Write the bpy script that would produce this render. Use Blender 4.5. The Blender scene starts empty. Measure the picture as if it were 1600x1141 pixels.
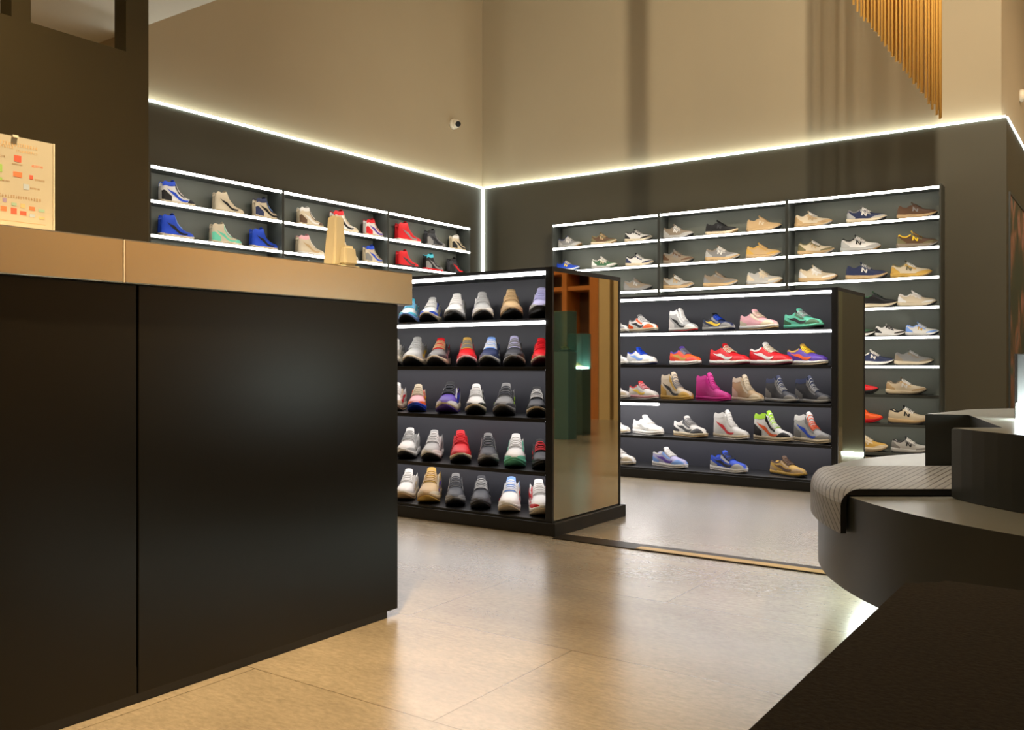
import bpy, bmesh, math, random
from mathutils import Vector, Matrix
random.seed(4)
SC = bpy.context.scene
C = SC.collection
PI = math.pi

# ------------------------------------------------------------------ camera, world, exposure, large lights
YAW = math.radians(34.9)
cam_data = bpy.data.cameras.new('camera')
cam_data.sensor_fit = 'HORIZONTAL'
cam_data.sensor_width = 36.0
cam_data.lens = 1407 / 1600 * 36.0
cam_data.shift_y = -5.5 / 1600
cam_data.clip_start = 0.05
cam = bpy.data.objects.new('camera', cam_data)
C.objects.link(cam)
cam.location = (6.09, -8.14, 0.80)
cam.rotation_euler = (math.radians(90), 0, YAW)
SC.camera = cam

vs = SC.view_settings
vs.view_transform = 'Standard'
vs.look = 'None'
vs.gamma = 1.0
vs.use_curve_mapping = False
vs.exposure = 0.0

world = bpy.data.worlds.new('world')
SC.world = world
world.use_nodes = True
world.node_tree.nodes['Background'].inputs[0].default_value = (1.0, 0.86, 0.66, 1)
world.node_tree.nodes['Background'].inputs[1].default_value = 0.15


def lamp(name, kind, loc, energy, color, target=None, size=0.1, spot=90, blend=0.6):
    d = bpy.data.lights.new(name, kind)
    d.energy = energy
    d.color = color
    if kind == 'AREA':
        d.size = size
    else:
        d.shadow_soft_size = size
    if kind == 'SPOT':
        d.spot_size = math.radians(spot)
        d.spot_blend = blend
    o = bpy.data.objects.new(name, d)
    C.objects.link(o)
    o.location = loc
    if target is not None:
        o.rotation_euler = (Vector(target) - Vector(loc)).to_track_quat('-Z', 'Y').to_euler()
    return o


WARM = (1.0, 0.80, 0.56)
SOFT = (1.0, 0.86, 0.66)
GOLDEN = (1.0, 0.72, 0.40)
# unseen ceiling spots: golden floor pool first, then fills added to brighten
for x, y, e, tx, ty, tz, sp in ((4.75, -6.95, 800, 4.25, -6.85, 0.0, 52), (5.6, -6.3, 30, 5.3, -5.9, 0.0, 90), (4.9, -5.7, 75, 4.6, -5.5, 0.0, 80), (6.6, -7.6, 90, 3.6, -7.1, 1.2, 50), (2.9, -6.6, 60, 2.4, -6.4, 1.4, 110),
                                (-0.3, -6.0, 260, -0.4, -5.6, 0.0, 150), (8.4, -7.0, 130, 10.8, -6.2, 1.2, 120), (6.4, -10.2, 90, 6.4, -10.2, 0, 130)):
    lamp('unseen_ceiling_spot', 'SPOT', (x, y, 3.16), e, GOLDEN, (tx, ty, tz), 0.07, sp, 1.0)
# unseen spots: the first casts the wall shadows, the rest are added fill
lamp('unseen_spot', 'SPOT', (5.49, -4.25, 4.6), 640, SOFT, (3.5, 0, 2.9), 0.032, 110, 0.8)
lamp('unseen_spot', 'SPOT', (7.6, -4.0, 4.8), 50, SOFT, (6.0, 0, 3.0), 0.09, 100, 0.8)
lamp('unseen_spot', 'SPOT', (3.4, -4.25, 4.6), 65, WARM, (0, -3.2, 3.0), 0.12, 80, 0.9)
lamp('unseen_spot', 'SPOT', (5.0, -4.1, 5.3), 330, (1.0, 0.92, 0.80), (5.2, -4.3, 0.0), 0.15, 75, 0.9)  # added to lift the floor between the racks
lamp('unseen_spot', 'SPOT', (6.6, -3.6, 5.2), 500, (1.0, 0.95, 0.86), (6.2, -5.0, 0.4), 0.12, 50, 0.9)  # added to brighten the round bench
lamp('unseen_spot', 'SPOT', (6.6, -4.30, 3.3), 120, GOLDEN, (5.0, -2.2, 3.0), 0.06, 45, 0.7)  # added to brighten the gold rods
lamp('unseen_spot', 'SPOT', (8.6, -3.2, 4.8), 700, WARM, (10.8, -2.6, 1.8), 0.1, 100, 0.8)  # added so the side wall shows bright in the steel band
lamp('unseen_spot', 'SPOT', (8.8, -0.6, 4.8), 700, WARM, (10.8, 0.4, 1.8), 0.1, 100, 0.8)  # second spot added for the same reflection
lamp('unseen_spot', 'SPOT', (7.6, -1.2, 4.8), 200, WARM, (5.2, 1.4, 3.4), 0.1, 70, 0.8)  # added to brighten the return wall
lamp('alcove_light', 'SPOT', (7.4, 0.6, 4.6), 160, WARM, (6.9, 1.8, 0.8), 0.1, 140, 0.8)

# ------------------------------------------------------------------ materials
MATS = {}


def lin(c):
    c = c / 255.0
    return c / 12.92 if c <= 0.04045 else ((c + 0.055) / 1.055) ** 2.4


def rgb(r, g, b):
    return (lin(r), lin(g), lin(b), 1)


def pbr(name, col, rough=0.5, metal=0.0, spec=0.5, noise=0.0, nscale=40.0, bump=0.0, stretch=None):
    if name in MATS:
        return MATS[name]
    m = bpy.data.materials.new(name)
    m.use_nodes = True
    nt = m.node_tree
    b = nt.nodes['Principled BSDF']
    b.inputs['Base Color'].default_value = col
    b.inputs['Roughness'].default_value = rough
    b.inputs['Metallic'].default_value = metal
    b.inputs['Specular IOR Level'].default_value = spec
    if noise or bump:
        tc = nt.nodes.new('ShaderNodeTexCoord')
        mp = nt.nodes.new('ShaderNodeMapping')
        if stretch:
            mp.inputs['Scale'].default_value = stretch
        nz = nt.nodes.new('ShaderNodeTexNoise')
        nz.inputs['Scale'].default_value = nscale
        nz.inputs['Detail'].default_value = 4
        nt.links.new(tc.outputs['Object'], mp.inputs['Vector'])
        nt.links.new(mp.outputs['Vector'], nz.inputs['Vector'])
        if noise:
            mx = nt.nodes.new('ShaderNodeMix')
            mx.data_type = 'RGBA'
            mx.inputs[6].default_value = tuple(c * (1 - noise) for c in col[:3]) + (1,)
            mx.inputs[7].default_value = tuple(min(1, c * (1 + noise)) for c in col[:3]) + (1,)
            nt.links.new(nz.outputs['Fac'], mx.inputs[0])
            nt.links.new(mx.outputs[2], b.inputs['Base Color'])
        if bump:
            bp = nt.nodes.new('ShaderNodeBump')
            bp.inputs['Strength'].default_value = bump
            bp.inputs['Distance'].default_value = 0.002
            nt.links.new(nz.outputs['Fac'], bp.inputs['Height'])
            nt.links.new(bp.outputs['Normal'], b.inputs['Normal'])
    MATS[name] = m
    return m


def emit(name, col, strength):
    if name in MATS:
        return MATS[name]
    m = bpy.data.materials.new(name)
    m.use_nodes = True
    b = m.node_tree.nodes['Principled BSDF']
    b.inputs['Base Color'].default_value = (0.8, 0.8, 0.8, 1)
    b.inputs['Emission Color'].default_value = col
    b.inputs['Emission Strength'].default_value = strength
    m.cycles.emission_sampling = 'FRONT'
    MATS[name] = m
    return m


TAN = pbr('tan_plaster', rgb(172, 158, 132), 0.85, noise=0.04, nscale=1.5)
CLAD = pbr('olive_charcoal_cladding', rgb(73, 69, 54), 0.62, noise=0.10, nscale=2.2)
CEIL = pbr('pale_ceiling_paint', rgb(205, 200, 185), 0.9)
PART = pbr('olive_partition_laminate', rgb(80, 70, 40), 0.7, noise=0.08, nscale=3)
RACK = pbr('rack_black_metal', rgb(34, 34, 36), 0.38)
RBACK = pbr('rack_back_charcoal', rgb(58, 58, 64), 0.5)
SBACK = pbr('shelf_back_grey', rgb(106, 110, 101), 0.6)
SMET = pbr('shelf_dark_metal', rgb(62, 66, 63), 0.45)
COUNTER = pbr('counter_black_laminate', rgb(15, 13, 9), 0.30, spec=0.32, noise=0.06, nscale=6)
PLINTH = pbr('black_plinth', rgb(20, 19, 17), 0.5)
STEEL = pbr('brushed_steel', rgb(205, 196, 182), 0.24, metal=1.0, bump=0.06, nscale=30, stretch=(1, 0.4, 40))
DRUM = pbr('bench_charcoal_lacquer', rgb(52, 55, 53), 0.38)
DRUMT = pbr('bench_top_painted_sheen', rgb(150, 151, 144), 0.27, spec=1.0)  # pale top colour stands in for grazing reflections on the charcoal
FELT = pbr('dark_felt', rgb(58, 52, 41), 0.95, spec=0.2, noise=0.5, nscale=140, bump=0.8)
WOOD = pbr('orange_wood', rgb(176, 104, 38), 0.45, noise=0.25, nscale=8, stretch=(6, 6, 0.6))
WOODD = pbr('dark_wood', rgb(74, 44, 22), 0.5, noise=0.2, nscale=8, stretch=(6, 6, 0.6))
BEIGE = pbr('beige_stone', rgb(196, 168, 116), 0.6, noise=0.06, nscale=4)
TEAL = pbr('teal_lacquer', rgb(78, 110, 102), 0.4)
BRASS = pbr('brass', rgb(206, 168, 98), 0.4, metal=0.7)
DARKMETAL = pbr('dark_bronze', rgb(52, 44, 32), 0.4, metal=0.6)
GOLD = pbr('gold_rod', rgb(228, 178, 92), 0.45, metal=0.2)
CREAM = pbr('cream_plastic', rgb(206, 196, 168), 0.5)
WHITEP = pbr('white_plastic', rgb(225, 215, 195), 0.45)
BLACKG = pbr('black_gloss', rgb(16, 16, 18), 0.12)
GREYP = pbr('grey_panel', rgb(62, 61, 62), 0.6)
LED_SHELF = emit('led_shelf_white', (1.0, 0.97, 0.90, 1), 13)
LED_LEDGE = emit('led_ledge_white', (0.88, 1.0, 0.95, 1), 7.5)
LED_RACK = emit('led_rack_white', (1.0, 0.98, 0.96, 1), 16)
LED_UNDER = emit('led_under_shelf_white', (1.0, 0.97, 0.97, 1), 2.05)
LED_FOOT = emit('led_foot_white', (0.86, 1.0, 0.92, 1), 16)
LIGHTBOX = emit('lightbox_white', (0.86, 1.0, 0.95, 1), 45)


def mirror_mat():
    m = bpy.data.materials.new('mirror_glass')
    m.use_nodes = True
    b = m.node_tree.nodes['Principled BSDF']
    b.inputs['Base Color'].default_value = (0.78, 0.79, 0.72, 1)
    b.inputs['Metallic'].default_value = 1
    b.inputs['Roughness'].default_value = 0.02
    return m


def glass_mat():
    m = bpy.data.materials.new('case_glass')
    m.use_nodes = True
    b = m.node_tree.nodes['Principled BSDF']
    b.inputs['Base Color'].default_value = (0.42, 0.66, 0.62, 1)
    b.inputs['Roughness'].default_value = 0.03
    b.inputs['Transmission Weight'].default_value = 0.9
    b.inputs['IOR'].default_value = 1.1
    return m


MIRROR = mirror_mat()
GLASS = glass_mat()


def floor_mat():
    m = bpy.data.materials.new('concrete_tile_floor')
    m.use_nodes = True
    nt = m.node_tree
    b = nt.nodes['Principled BSDF']
    tc = nt.nodes.new('ShaderNodeTexCoord')
    br = nt.nodes.new('ShaderNodeTexBrick')
    br.inputs['Scale'].default_value = 1.0
    br.inputs['Brick Width'].default_value = 1.2
    br.inputs['Row Height'].default_value = 0.6
    br.inputs['Mortar Size'].default_value = 0.0022
    br.inputs['Mortar Smooth'].default_value = 0.1
    br.inputs['Color1'].default_value = rgb(166, 154, 134)
    br.inputs['Color2'].default_value = rgb(158, 147, 128)
    br.inputs['Mortar'].default_value = rgb(128, 116, 96)
    nt.links.new(tc.outputs['Object'], br.inputs['Vector'])
    n1 = nt.nodes.new('ShaderNodeTexNoise')
    n1.inputs['Scale'].default_value = 1.8
    n1.inputs['Detail'].default_value = 8
    n1.inputs['Roughness'].default_value = 0.65
    mp = nt.nodes.new('ShaderNodeMapping')
    mp.inputs['Scale'].default_value = (0.7, 1.6, 1)
    nt.links.new(tc.outputs['Object'], mp.inputs['Vector'])
    nt.links.new(mp.outputs['Vector'], n1.inputs['Vector'])
    rp = nt.nodes.new('ShaderNodeValToRGB')
    rp.color_ramp.elements[0].position = 0.3
    rp.color_ramp.elements[0].color = (0.74, 0.72, 0.70, 1)
    rp.color_ramp.elements[1].position = 0.7
    rp.color_ramp.elements[1].color = (1.18, 1.16, 1.14, 1)
    nt.links.new(n1.outputs['Fac'], rp.inputs['Fac'])
    mu = nt.nodes.new('ShaderNodeMix')
    mu.data_type = 'RGBA'
    mu.blend_type = 'MULTIPLY'
    mu.inputs[0].default_value = 1.0
    nt.links.new(br.outputs['Color'], mu.inputs[6])
    nt.links.new(rp.outputs['Color'], mu.inputs[7])
    n3 = nt.nodes.new('ShaderNodeTexNoise')
    n3.inputs['Scale'].default_value = 55
    n3.inputs['Detail'].default_value = 5
    n3.inputs['Roughness'].default_value = 0.7
    nt.links.new(mp.outputs['Vector'], n3.inputs['Vector'])
    rq = nt.nodes.new('ShaderNodeValToRGB')
    rq.color_ramp.elements[0].position = 0.32
    rq.color_ramp.elements[0].color = (0.80, 0.79, 0.77, 1)
    rq.color_ramp.elements[1].position = 0.66
    rq.color_ramp.elements[1].color = (1.12, 1.12, 1.10, 1)
    nt.links.new(n3.outputs['Fac'], rq.inputs['Fac'])
    mv = nt.nodes.new('ShaderNodeMix')
    mv.data_type = 'RGBA'
    mv.blend_type = 'MULTIPLY'
    mv.inputs[0].default_value = 1.0
    nt.links.new(mu.outputs[2], mv.inputs[6])
    nt.links.new(rq.outputs['Color'], mv.inputs[7])
    nt.links.new(mv.outputs[2], b.inputs['Base Color'])
    n2 = nt.nodes.new('ShaderNodeTexNoise')
    n2.inputs['Scale'].default_value = 3
    n2.inputs['Detail'].default_value = 6
    nt.links.new(mp.outputs['Vector'], n2.inputs['Vector'])
    mr = nt.nodes.new('ShaderNodeMapRange')
    mr.inputs['To Min'].default_value = 0.235
    mr.inputs['To Max'].default_value = 0.285
    nt.links.new(n2.outputs['Fac'], mr.inputs['Value'])
    nt.links.new(mr.outputs['Result'], b.inputs['Roughness'])
    b.inputs['IOR'].default_value = 1.8
    b.inputs['Coat Weight'].default_value = 0.75
    b.inputs['Coat IOR'].default_value = 1.6
    b.inputs['Coat Roughness'].default_value = 0.27
    return m


FLOOR = floor_mat()

# ------------------------------------------------------------------ helpers


def link(name, me, mat, parent=None, smooth=False):
    o = bpy.data.objects.new(name, me)
    C.objects.link(o)
    if mat is not None:
        me.materials.append(mat)
    if parent is not None:
        o.parent = parent
    if smooth:
        for p in me.polygons:
            p.use_smooth = True
    return o


def tag(o, label=None, cat=None, group=None, kind=None):
    if label:
        o['label'] = label
    if cat:
        o['category'] = cat
    if group:
        o['group'] = group
    if kind:
        o['kind'] = kind
    return o


def thing(name, loc, label, cat, group=None, rz=0.0):
    o = bpy.data.objects.new(name, None)
    C.objects.link(o)
    o.empty_display_size = 0.1
    o.location = loc
    o.rotation_euler = (0, 0, rz)
    return tag(o, label, cat, group)


def base_of(parent):
    v = Vector((0, 0, 0))
    p = parent
    while p is not None:
        v += Vector(p.location)
        p = p.parent
    return v


def from_bm(name, bm, mat, parent=None, smooth=False):
    me = bpy.data.meshes.new(name)
    bm.to_mesh(me)
    bm.free()
    return link(name, me, mat, parent, smooth)


def bm_box(bm, x0, x1, y0, y1, z0, z1, bevel=0.0, seg=2):
    vs_ = [bm.verts.new((x, y, z)) for x in (x0, x1) for y in (y0, y1) for z in (z0, z1)]
    q = [(0, 1, 3, 2), (4, 6, 7, 5), (0, 4, 5, 1), (2, 3, 7, 6), (0, 2, 6, 4), (1, 5, 7, 3)]
    fs = [bm.faces.new([vs_[i] for i in f]) for f in q]
    if bevel:
        es = list({e for f in fs for e in f.edges})
        bmesh.ops.bevel(bm, geom=es, offset=bevel, segments=seg, affect='EDGES', profile=0.6)


def box(name, x0, x1, y0, y1, z0, z1, mat, parent=None, bevel=0.003):
    """World-space box; stored relative to its parent's base."""
    b = base_of(parent)
    bm = bmesh.new()
    bm_box(bm, x0 - b.x, x1 - b.x, y0 - b.y, y1 - b.y, z0 - b.z, z1 - b.z, bevel)
    return from_bm(name, bm, mat, parent)


def struct(name, x0, x1, y0, y1, z0, z1, mat):
    o = box(name, x0, x1, y0, y1, z0, z1, mat, None, 0)
    o['kind'] = 'structure'
    return o


def prism(name, pts, z0, z1, mat, parent=None, bevel=0.0, smooth=False, mat_top=None):
    """Extruded plan outline (world x, y), stored relative to its parent."""
    b = base_of(parent)
    bm = bmesh.new()
    lo = [bm.verts.new((x - b.x, y - b.y, z0 - b.z)) for x, y in pts]
    hi = [bm.verts.new((x - b.x, y - b.y, z1 - b.z)) for x, y in pts]
    n = len(pts)
    bot = bm.faces.new(list(reversed(lo)))
    top = bm.faces.new(hi)
    for i in range(n):
        f = bm.faces.new([lo[i], lo[(i + 1) % n], hi[(i + 1) % n], hi[i]])
        f.smooth = smooth
    if mat_top is not None:
        top.material_index = 1
    if bevel:
        es = list(set(list(top.edges) + list(bot.edges)))
        bmesh.ops.bevel(bm, geom=es, offset=bevel, segments=2, affect='EDGES')
    bmesh.ops.recalc_face_normals(bm, faces=bm.faces)
    o = from_bm(name, bm, mat, parent)
    if mat_top is not None:
        o.data.materials.append(mat_top)
    return o


def lathe(name, prof, mat, parent=None, seg=32, loc=(0, 0, 0), axis=None):
    """prof: list of (radius, z); closed at both ends; loc relative to the parent."""
    bm = bmesh.new()
    rings = []
    for r, z in prof:
        rings.append([bm.verts.new((r * math.cos(2 * PI * k / seg), r * math.sin(2 * PI * k / seg), z)) for k in range(seg)])
    for a, b in zip(rings, rings[1:]):
        for k in range(seg):
            f = bm.faces.new([a[k], a[(k + 1) % seg], b[(k + 1) % seg], b[k]])
            f.smooth = True
    bm.faces.new(list(reversed(rings[0])))
    bm.faces.new(rings[-1])
    if axis is not None:
        rot = Vector((0, 0, 1)).rotation_difference(Vector(axis)).to_matrix().to_4x4()
        bmesh.ops.transform(bm, matrix=rot, verts=bm.verts)
    bmesh.ops.translate(bm, vec=loc, verts=bm.verts)
    return from_bm(name, bm, mat, parent)


# ------------------------------------------------------------------ room shell
struct('floor', -1.4, 11.2, -12.2, 3.8, -0.1, 0.0, FLOOR)
struct('ceiling', -1.4, 11.2, -12.2, -4.36, 3.2, 3.35, CEIL)
struct('ceiling_high', -0.3, 11.2, -4.36, 3.8, 5.6, 5.75, CEIL)
struct('wall_bulkhead', -0.3, 11.2, -4.51, -4.36, 3.35, 5.6, TAN)
struct('wall_left', -0.2, 0.0, -4.36, 0.2, 0.0, 5.6, TAN)
struct('wall_store', -1.2, -0.2, -4.36, -4.16, 0.0, 5.6, TAN)
struct('wall_far_left', -1.4, -1.2, -12.2, -4.16, 0.0, 5.6, TAN)
struct('wall_back', 0.0, 5.18, 0.0, 0.2, 0.0, 5.6, TAN)
struct('wall_return', 5.0, 5.18, 0.2, 3.6, 0.0, 5.6, TAN)
struct('wall_alcove', 5.0, 11.0, 3.2, 3.4, 0.0, 5.6, pbr('alcove_olive', rgb(92, 92, 72), 0.7))
struct('wall_right', 10.8, 11.0, -12.0, 3.4, 0.0, 5.6, pbr('warm_wall', rgb(196, 150, 92), 0.7, noise=0.25, nscale=0.7, stretch=(1, 2.4, 0.05)))
struct('wall_front', -1.2, 11.0, -12.2, -12.0, 0.0, 5.6, TAN)
for i, (y0, y1, c) in enumerate(((-4.3, -3.7, (176, 168, 146)), (-3.7, -2.5, (220, 180, 118)), (-2.5, -1.9, (150, 122, 88)), (-1.9, 0.3, (222, 184, 122)), (0.3, 3.1, (214, 198, 164)))):
    struct('wall_right_reflection_panel', 10.76, 10.8, y0, y1, 0.0, 3.2, pbr('wall_panel_finish_%s' % 'abcde'[i], rgb(*c), 0.6))  # unseen panels added for the varied golden reflection in the steel band
# dark cladding on the lower walls, with a lit ledge on top
HL = 2.735
struct('trim_1', 0.0, 0.04, -4.36, 0.0, 0.0, HL, CLAD)
struct('trim_2', 0.04, 5.22, -0.04, 0.0, 0.0, HL, CLAD)
struct('trim_3', 5.18, 5.22, 0.0, 3.2, 0.0, HL, CLAD)


def strip(name, x0, x1, y0, y1, z0, z1, mat, label, cat='light strip'):
    o = box(name, x0, x1, y0, y1, z0, z1, mat, None, 0)
    return tag(o, label, cat)


strip('led_strip', 0.006, 0.052, -4.36, -0.06, HL, HL + 0.017, LED_LEDGE, 'white LED strip along the dark wall ledge behind the counter')
strip('led_strip', 0.006, 5.215, -0.052, -0.006, HL, HL + 0.017, LED_LEDGE, 'white LED strip along the ledge above the grey wall shelving')
strip('led_strip', 5.186, 5.228, 0.0, 3.1, HL, HL + 0.017, LED_LEDGE, 'white LED strip running away around the end of the dark wall')
strip('led_strip', 0.042, 0.066, -0.066, -0.042, 0.05, HL - 0.01, LED_LEDGE, 'upright white LED strip in the room corner')
strip('led_strip', 4.80, 5.22, -0.070, -0.045, 0.0, 0.016, LED_FOOT, 'white LED strip at the foot of the dark wall end')

# brass channel let into the floor
t = struct('trim_4', 3.915, 5.16, -4.705, -4.595, 0.0, 0.004, DARKMETAL)
box('brass_inlay', 4.33, 5.16, -4.70, -4.648, 0.004, 0.0055, BRASS, t, 0)

# tall partition behind the counter, with two openings high up
PX0, PX1 = 1.90, 2.00
py0, py1 = -9.5, -5.472


def partition():
    bm = bmesh.new()
    ZS = 2.325
    bm_box(bm, PX0, PX1, py0, py1, 0, ZS)
    for a, b in ((-5.594, -5.472), (-6.142, -6.058), (-7.4, -7.25)):
        bm_box(bm, PX0, PX1, a, b, ZS, 3.2)
    return bm


o = from_bm('wall_partition', partition(), PART)
o['kind'] = 'structure'

# ------------------------------------------------------------------ wall shelving
PR = 0.2418


def shelving(name, axis, a0, a1, label, group, ztop, pitch, n, lit):
    """One bay of open wall shelving. axis 'x': runs along x on the back wall; 'y': along y on the other wall."""
    def B(nm, u0, u1, d0, d1, z0, z1, mat, par, bev=0.002):
        if axis == 'x':
            return box(nm, u0, u1, -d1, -d0, z0, z1, mat, par, bev)
        return box(nm, d0, d1, u0, u1, z0, z1, mat, par, bev)
    r = thing(name, ((a0 + a1) / 2, -0.14, 0) if axis == 'x' else (0.14, (a0 + a1) / 2, 0), label, 'shelving', group)
    B('back_panel', a0, a1, 0.042, 0.052, 0.0, ztop + 0.03, SBACK, r)
    B('side_panel', a0, a0 + 0.014, 0.052, 0.236, 0.0, ztop + 0.03, SMET, r)
    B('side_panel', a1 - 0.014, a1, 0.052, 0.236, 0.0, ztop + 0.03, SMET, r)
    for k in range(n + 1):
        z = ztop - k * pitch
        if z < 0.02:
            z = 0.036
        s = B('top_panel' if k == 0 else 'shelf', a0 + 0.014, a1 - 0.014, 0.052, 0.222, z, z + 0.012, SMET, r)
        if k < lit:
            B('light_strip', a0 + 0.014, a1 - 0.014, 0.2225, 0.238, z - 0.006, z + 0.012, LED_SHELF, s, 0)
        else:
            B('front_edge', a0 + 0.014, a1 - 0.014, 0.2225, 0.236, z - 0.010, z + 0.013, SMET, s, 0)
            if k < n:
                B('light_strip', a0 + 0.014, a1 - 0.014, 0.208, 0.220, z - 0.006, z - 0.0005, LED_SHELF, s, 0)
    return r


ZR, ZL = 2.203, 2.208
for i, (a0, a1, lb) in enumerate(((1.081, 2.296, 'grey wall shelving bay beside the dark corner, half behind the mirrored rack'),
                                  (2.296, 3.532, 'middle bay of the grey wall shelving, above the low rack'),
                                  (3.532, 4.777, 'grey wall shelving bay at the outer end, shelves lit down to knee height'))):
    shelving('wall_shelving', 'x', a0, a1, lb, 'lit running shoe shelving', ZR, PR, 9, 7)
for i, (a0, a1, lb) in enumerate(((-4.314, -3.079, 'high-top wall shelving bay next to the olive partition'),
                                  (-3.079, -1.803, 'high-top wall shelving bay behind the cream stand'),
                                  (-1.803, -0.517, 'high-top wall shelving bay next to the upright corner light'))):
    shelving('wall_shelving', 'y', a0, a1, lb, 'lit high-top sneaker shelving', ZL, 0.25, 8, 8)

# ------------------------------------------------------------------ free-standing racks


def rack(x0, x1, yf, depth, zs, zt, label, lit_ks, seam, partial=None):
    r = thing('display_rack', ((x0 + x1) / 2, yf + depth / 2, 0), label, 'display rack')
    yb = yf + depth
    ym = yf + depth / 2
    box('base', x0 - 0.02, x1 + 0.025, yf - 0.012, yb + 0.02, 0.0, zs[-1] - 0.012, PLINTH, r, 0.004)
    box('base_shelf', x0, x1 - 0.03, yf, yb, zs[-1] - 0.012, zs[-1], RACK, r, 0.002)
    box('back_panel', x0 + 0.02, x1 - 0.035, ym - 0.01, ym + 0.01, zs[-1], zt - 0.02, RBACK, r, 0)
    box('end_panel', x0, x0 + 0.02, yf, yb, zs[-1] - 0.012, zt, RACK, r, 0.002)
    e = box('end_panel', x1 - 0.035, x1 - 0.008, yf, yb, zs[-1] - 0.012, zt, RACK, r, 0.002)
    m = box('mirror', x1 - 0.008, x1, yf + 0.014, yb - 0.014, zs[-1] - 0.008, zt - 0.02, MIRROR, e, 0)
    box('frame', x1 - 0.008, x1 + 0.003, yf, yf + 0.014, zs[-1] - 0.012, zt, RACK, e, 0)
    box('frame', x1 - 0.008, x1 + 0.003, yb - 0.014, yb, zs[-1] - 0.012, zt, RACK, e, 0)
    box('frame', x1 - 0.008, x1 + 0.003, yf + 0.014, yb - 0.014, zt - 0.02, zt, RACK, e, 0)
    tp = box('top_panel', x0 + 0.02, x1 - 0.035, yf, yb, zt - 0.018, zt, RACK, r, 0.002)

    def led(par, z, xa, xb):
        box('light_strip', xa, xb, yf - 0.004, yf + 0.030, z - 0.014, z, LED_RACK, par, 0)
    led(tp, zt - 0.0185, x0 + 0.02, seam - 0.004)
    led(tp, zt - 0.0185, seam, x1 - 0.035)
    for k, z in enumerate(zs[:-1]):
        s = box('shelf', x0 + 0.02, x1 - 0.035, yf + 0.0005, ym - 0.01, z - 0.012, z, RACK, r, 0.002)
        s2 = box('shelf', x0 + 0.02, x1 - 0.035, ym + 0.01, yb, z - 0.012, z, RACK, r, 0.002)
        if k in lit_ks:
            led(s, z - 0.0125, x0 + 0.02, seam - 0.004)
            led(s, z - 0.0125, seam, x1 - 0.035)
        else:
            box('front_edge', x0 + 0.02, x1 - 0.035, yf - 0.004, yf, z - 0.0185, z, RACK, s, 0)
            box('light_panel', x0 + 0.03, x1 - 0.045, yf + 0.012, ym - 0.03, z - 0.0165, z - 0.0125, LED_UNDER, s, 0)
        if partial and partial[0] == k:
            led(s, z - 0.0225, x0 + 0.02, partial[1])
    return r


GZ = (1.0, 0.775, 0.537, 0.29, 0.072)
HZ = (1.005, 0.777, 0.537, 0.29, 0.072)
rack(1.5, 3.881, -4.656, 0.66, GZ, 1.235, 'black display rack with mirrored end and five rows of running shoes beside the steel-topped counter', (0,), 3.093)
rack(2.0, 4.589, -2.556, 0.66, HZ, 1.25, 'low black display rack of colourful sneakers standing beyond the mirrored rack', (0,), 3.726, (2, 3.40))

# ------------------------------------------------------------------ service counter
FX = 4.17


def cabinet(y0, y1, label, end=False):
    r = thing('counter_cabinet', (3.9, (y0 + y1) / 2, 0), label, 'counter')
    ye = y1 - 0.045 if end else y1
    box('plinth', 3.50, FX - 0.006, y0, ye, 0.0, 0.085, PLINTH, r, 0)
    box('carcass', 3.47, FX - 0.02, y0 + 0.002, y1 - 0.002, 0.085, 0.978, COUNTER, r, 0.002)
    box('front_panel', FX - 0.0195, FX, y0 + 0.0025, y1 - 0.0025, 0.022, 0.978, COUNTER, r, 0.002)


cabinet(-6.916, -6.015, 'black counter cabinet with a wide front panel at the open end of the counter', True)
cabinet(-8.7, -6.916, 'black counter cabinet under the cream sign')
wt = thing('countertop', (3.8, -7.3, 0.978), 'brushed steel countertop with deep front band on the black counter', 'countertop')
box('steel_section', 3.44, FX + 0.025, -6.964, -5.975, 0.978, 1.079, STEEL, wt, 0.003)
box('steel_section', 3.44, FX + 0.025, -8.72, -6.966, 0.978, 1.079, STEEL, wt, 0.003)
box('seam_highlight', FX + 0.010, FX + 0.0262, -6.9665, -6.9635, 0.980, 1.077, pbr('painted_seam_glint', rgb(236, 226, 200), 0.45, metal=0.4), wt, 0)  # pale strip inserted as the highlight along the joint

# payment sign
sg = thing('counter_sign', (4.12, -7.25, 1.079), 'cream acrylic counter sign with rows of small coloured payment marks', 'sign')
SY0, SY1, SZ0, SZ1 = -7.40, -7.085, 1.079, 1.281
box('base', 4.08, 4.15, SY0 + 0.02, SY1 - 0.04, 1.079, 1.084, WHITEP, sg, 0.001)
box('sign_card', 4.115, 4.119, SY0, SY1, 1.084, SZ1, pbr('cream_card', rgb(182, 176, 158), 0.5), sg, 0)
box('edge_trim', 4.1192, 4.121, SY1 - 0.003, SY1, 1.084, SZ1, WHITEP, sg, 0)
box('clip', 4.117, 4.124, SY1 - 0.092, SY1 - 0.080, SZ1 - 0.003, SZ1 + 0.002, WHITEP, sg, 0)
S = 0.0002176
inks = {'red': pbr('ink_red', rgb(232, 92, 70), 0.6), 'org': pbr('ink_orange', rgb(236, 120, 78), 0.6), 'grn': pbr('ink_green', rgb(150, 190, 100), 0.6),
        'blu': pbr('ink_blue', rgb(170, 185, 200), 0.6), 'brn': pbr('ink_brown', rgb(172, 138, 100), 0.6), 'vio': pbr('ink_violet', rgb(150, 135, 170), 0.6),
        'tan': pbr('ink_tan', rgb(216, 180, 130), 0.6), 'teal': pbr('ink_teal', rgb(150, 180, 160), 0.6)}


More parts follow.
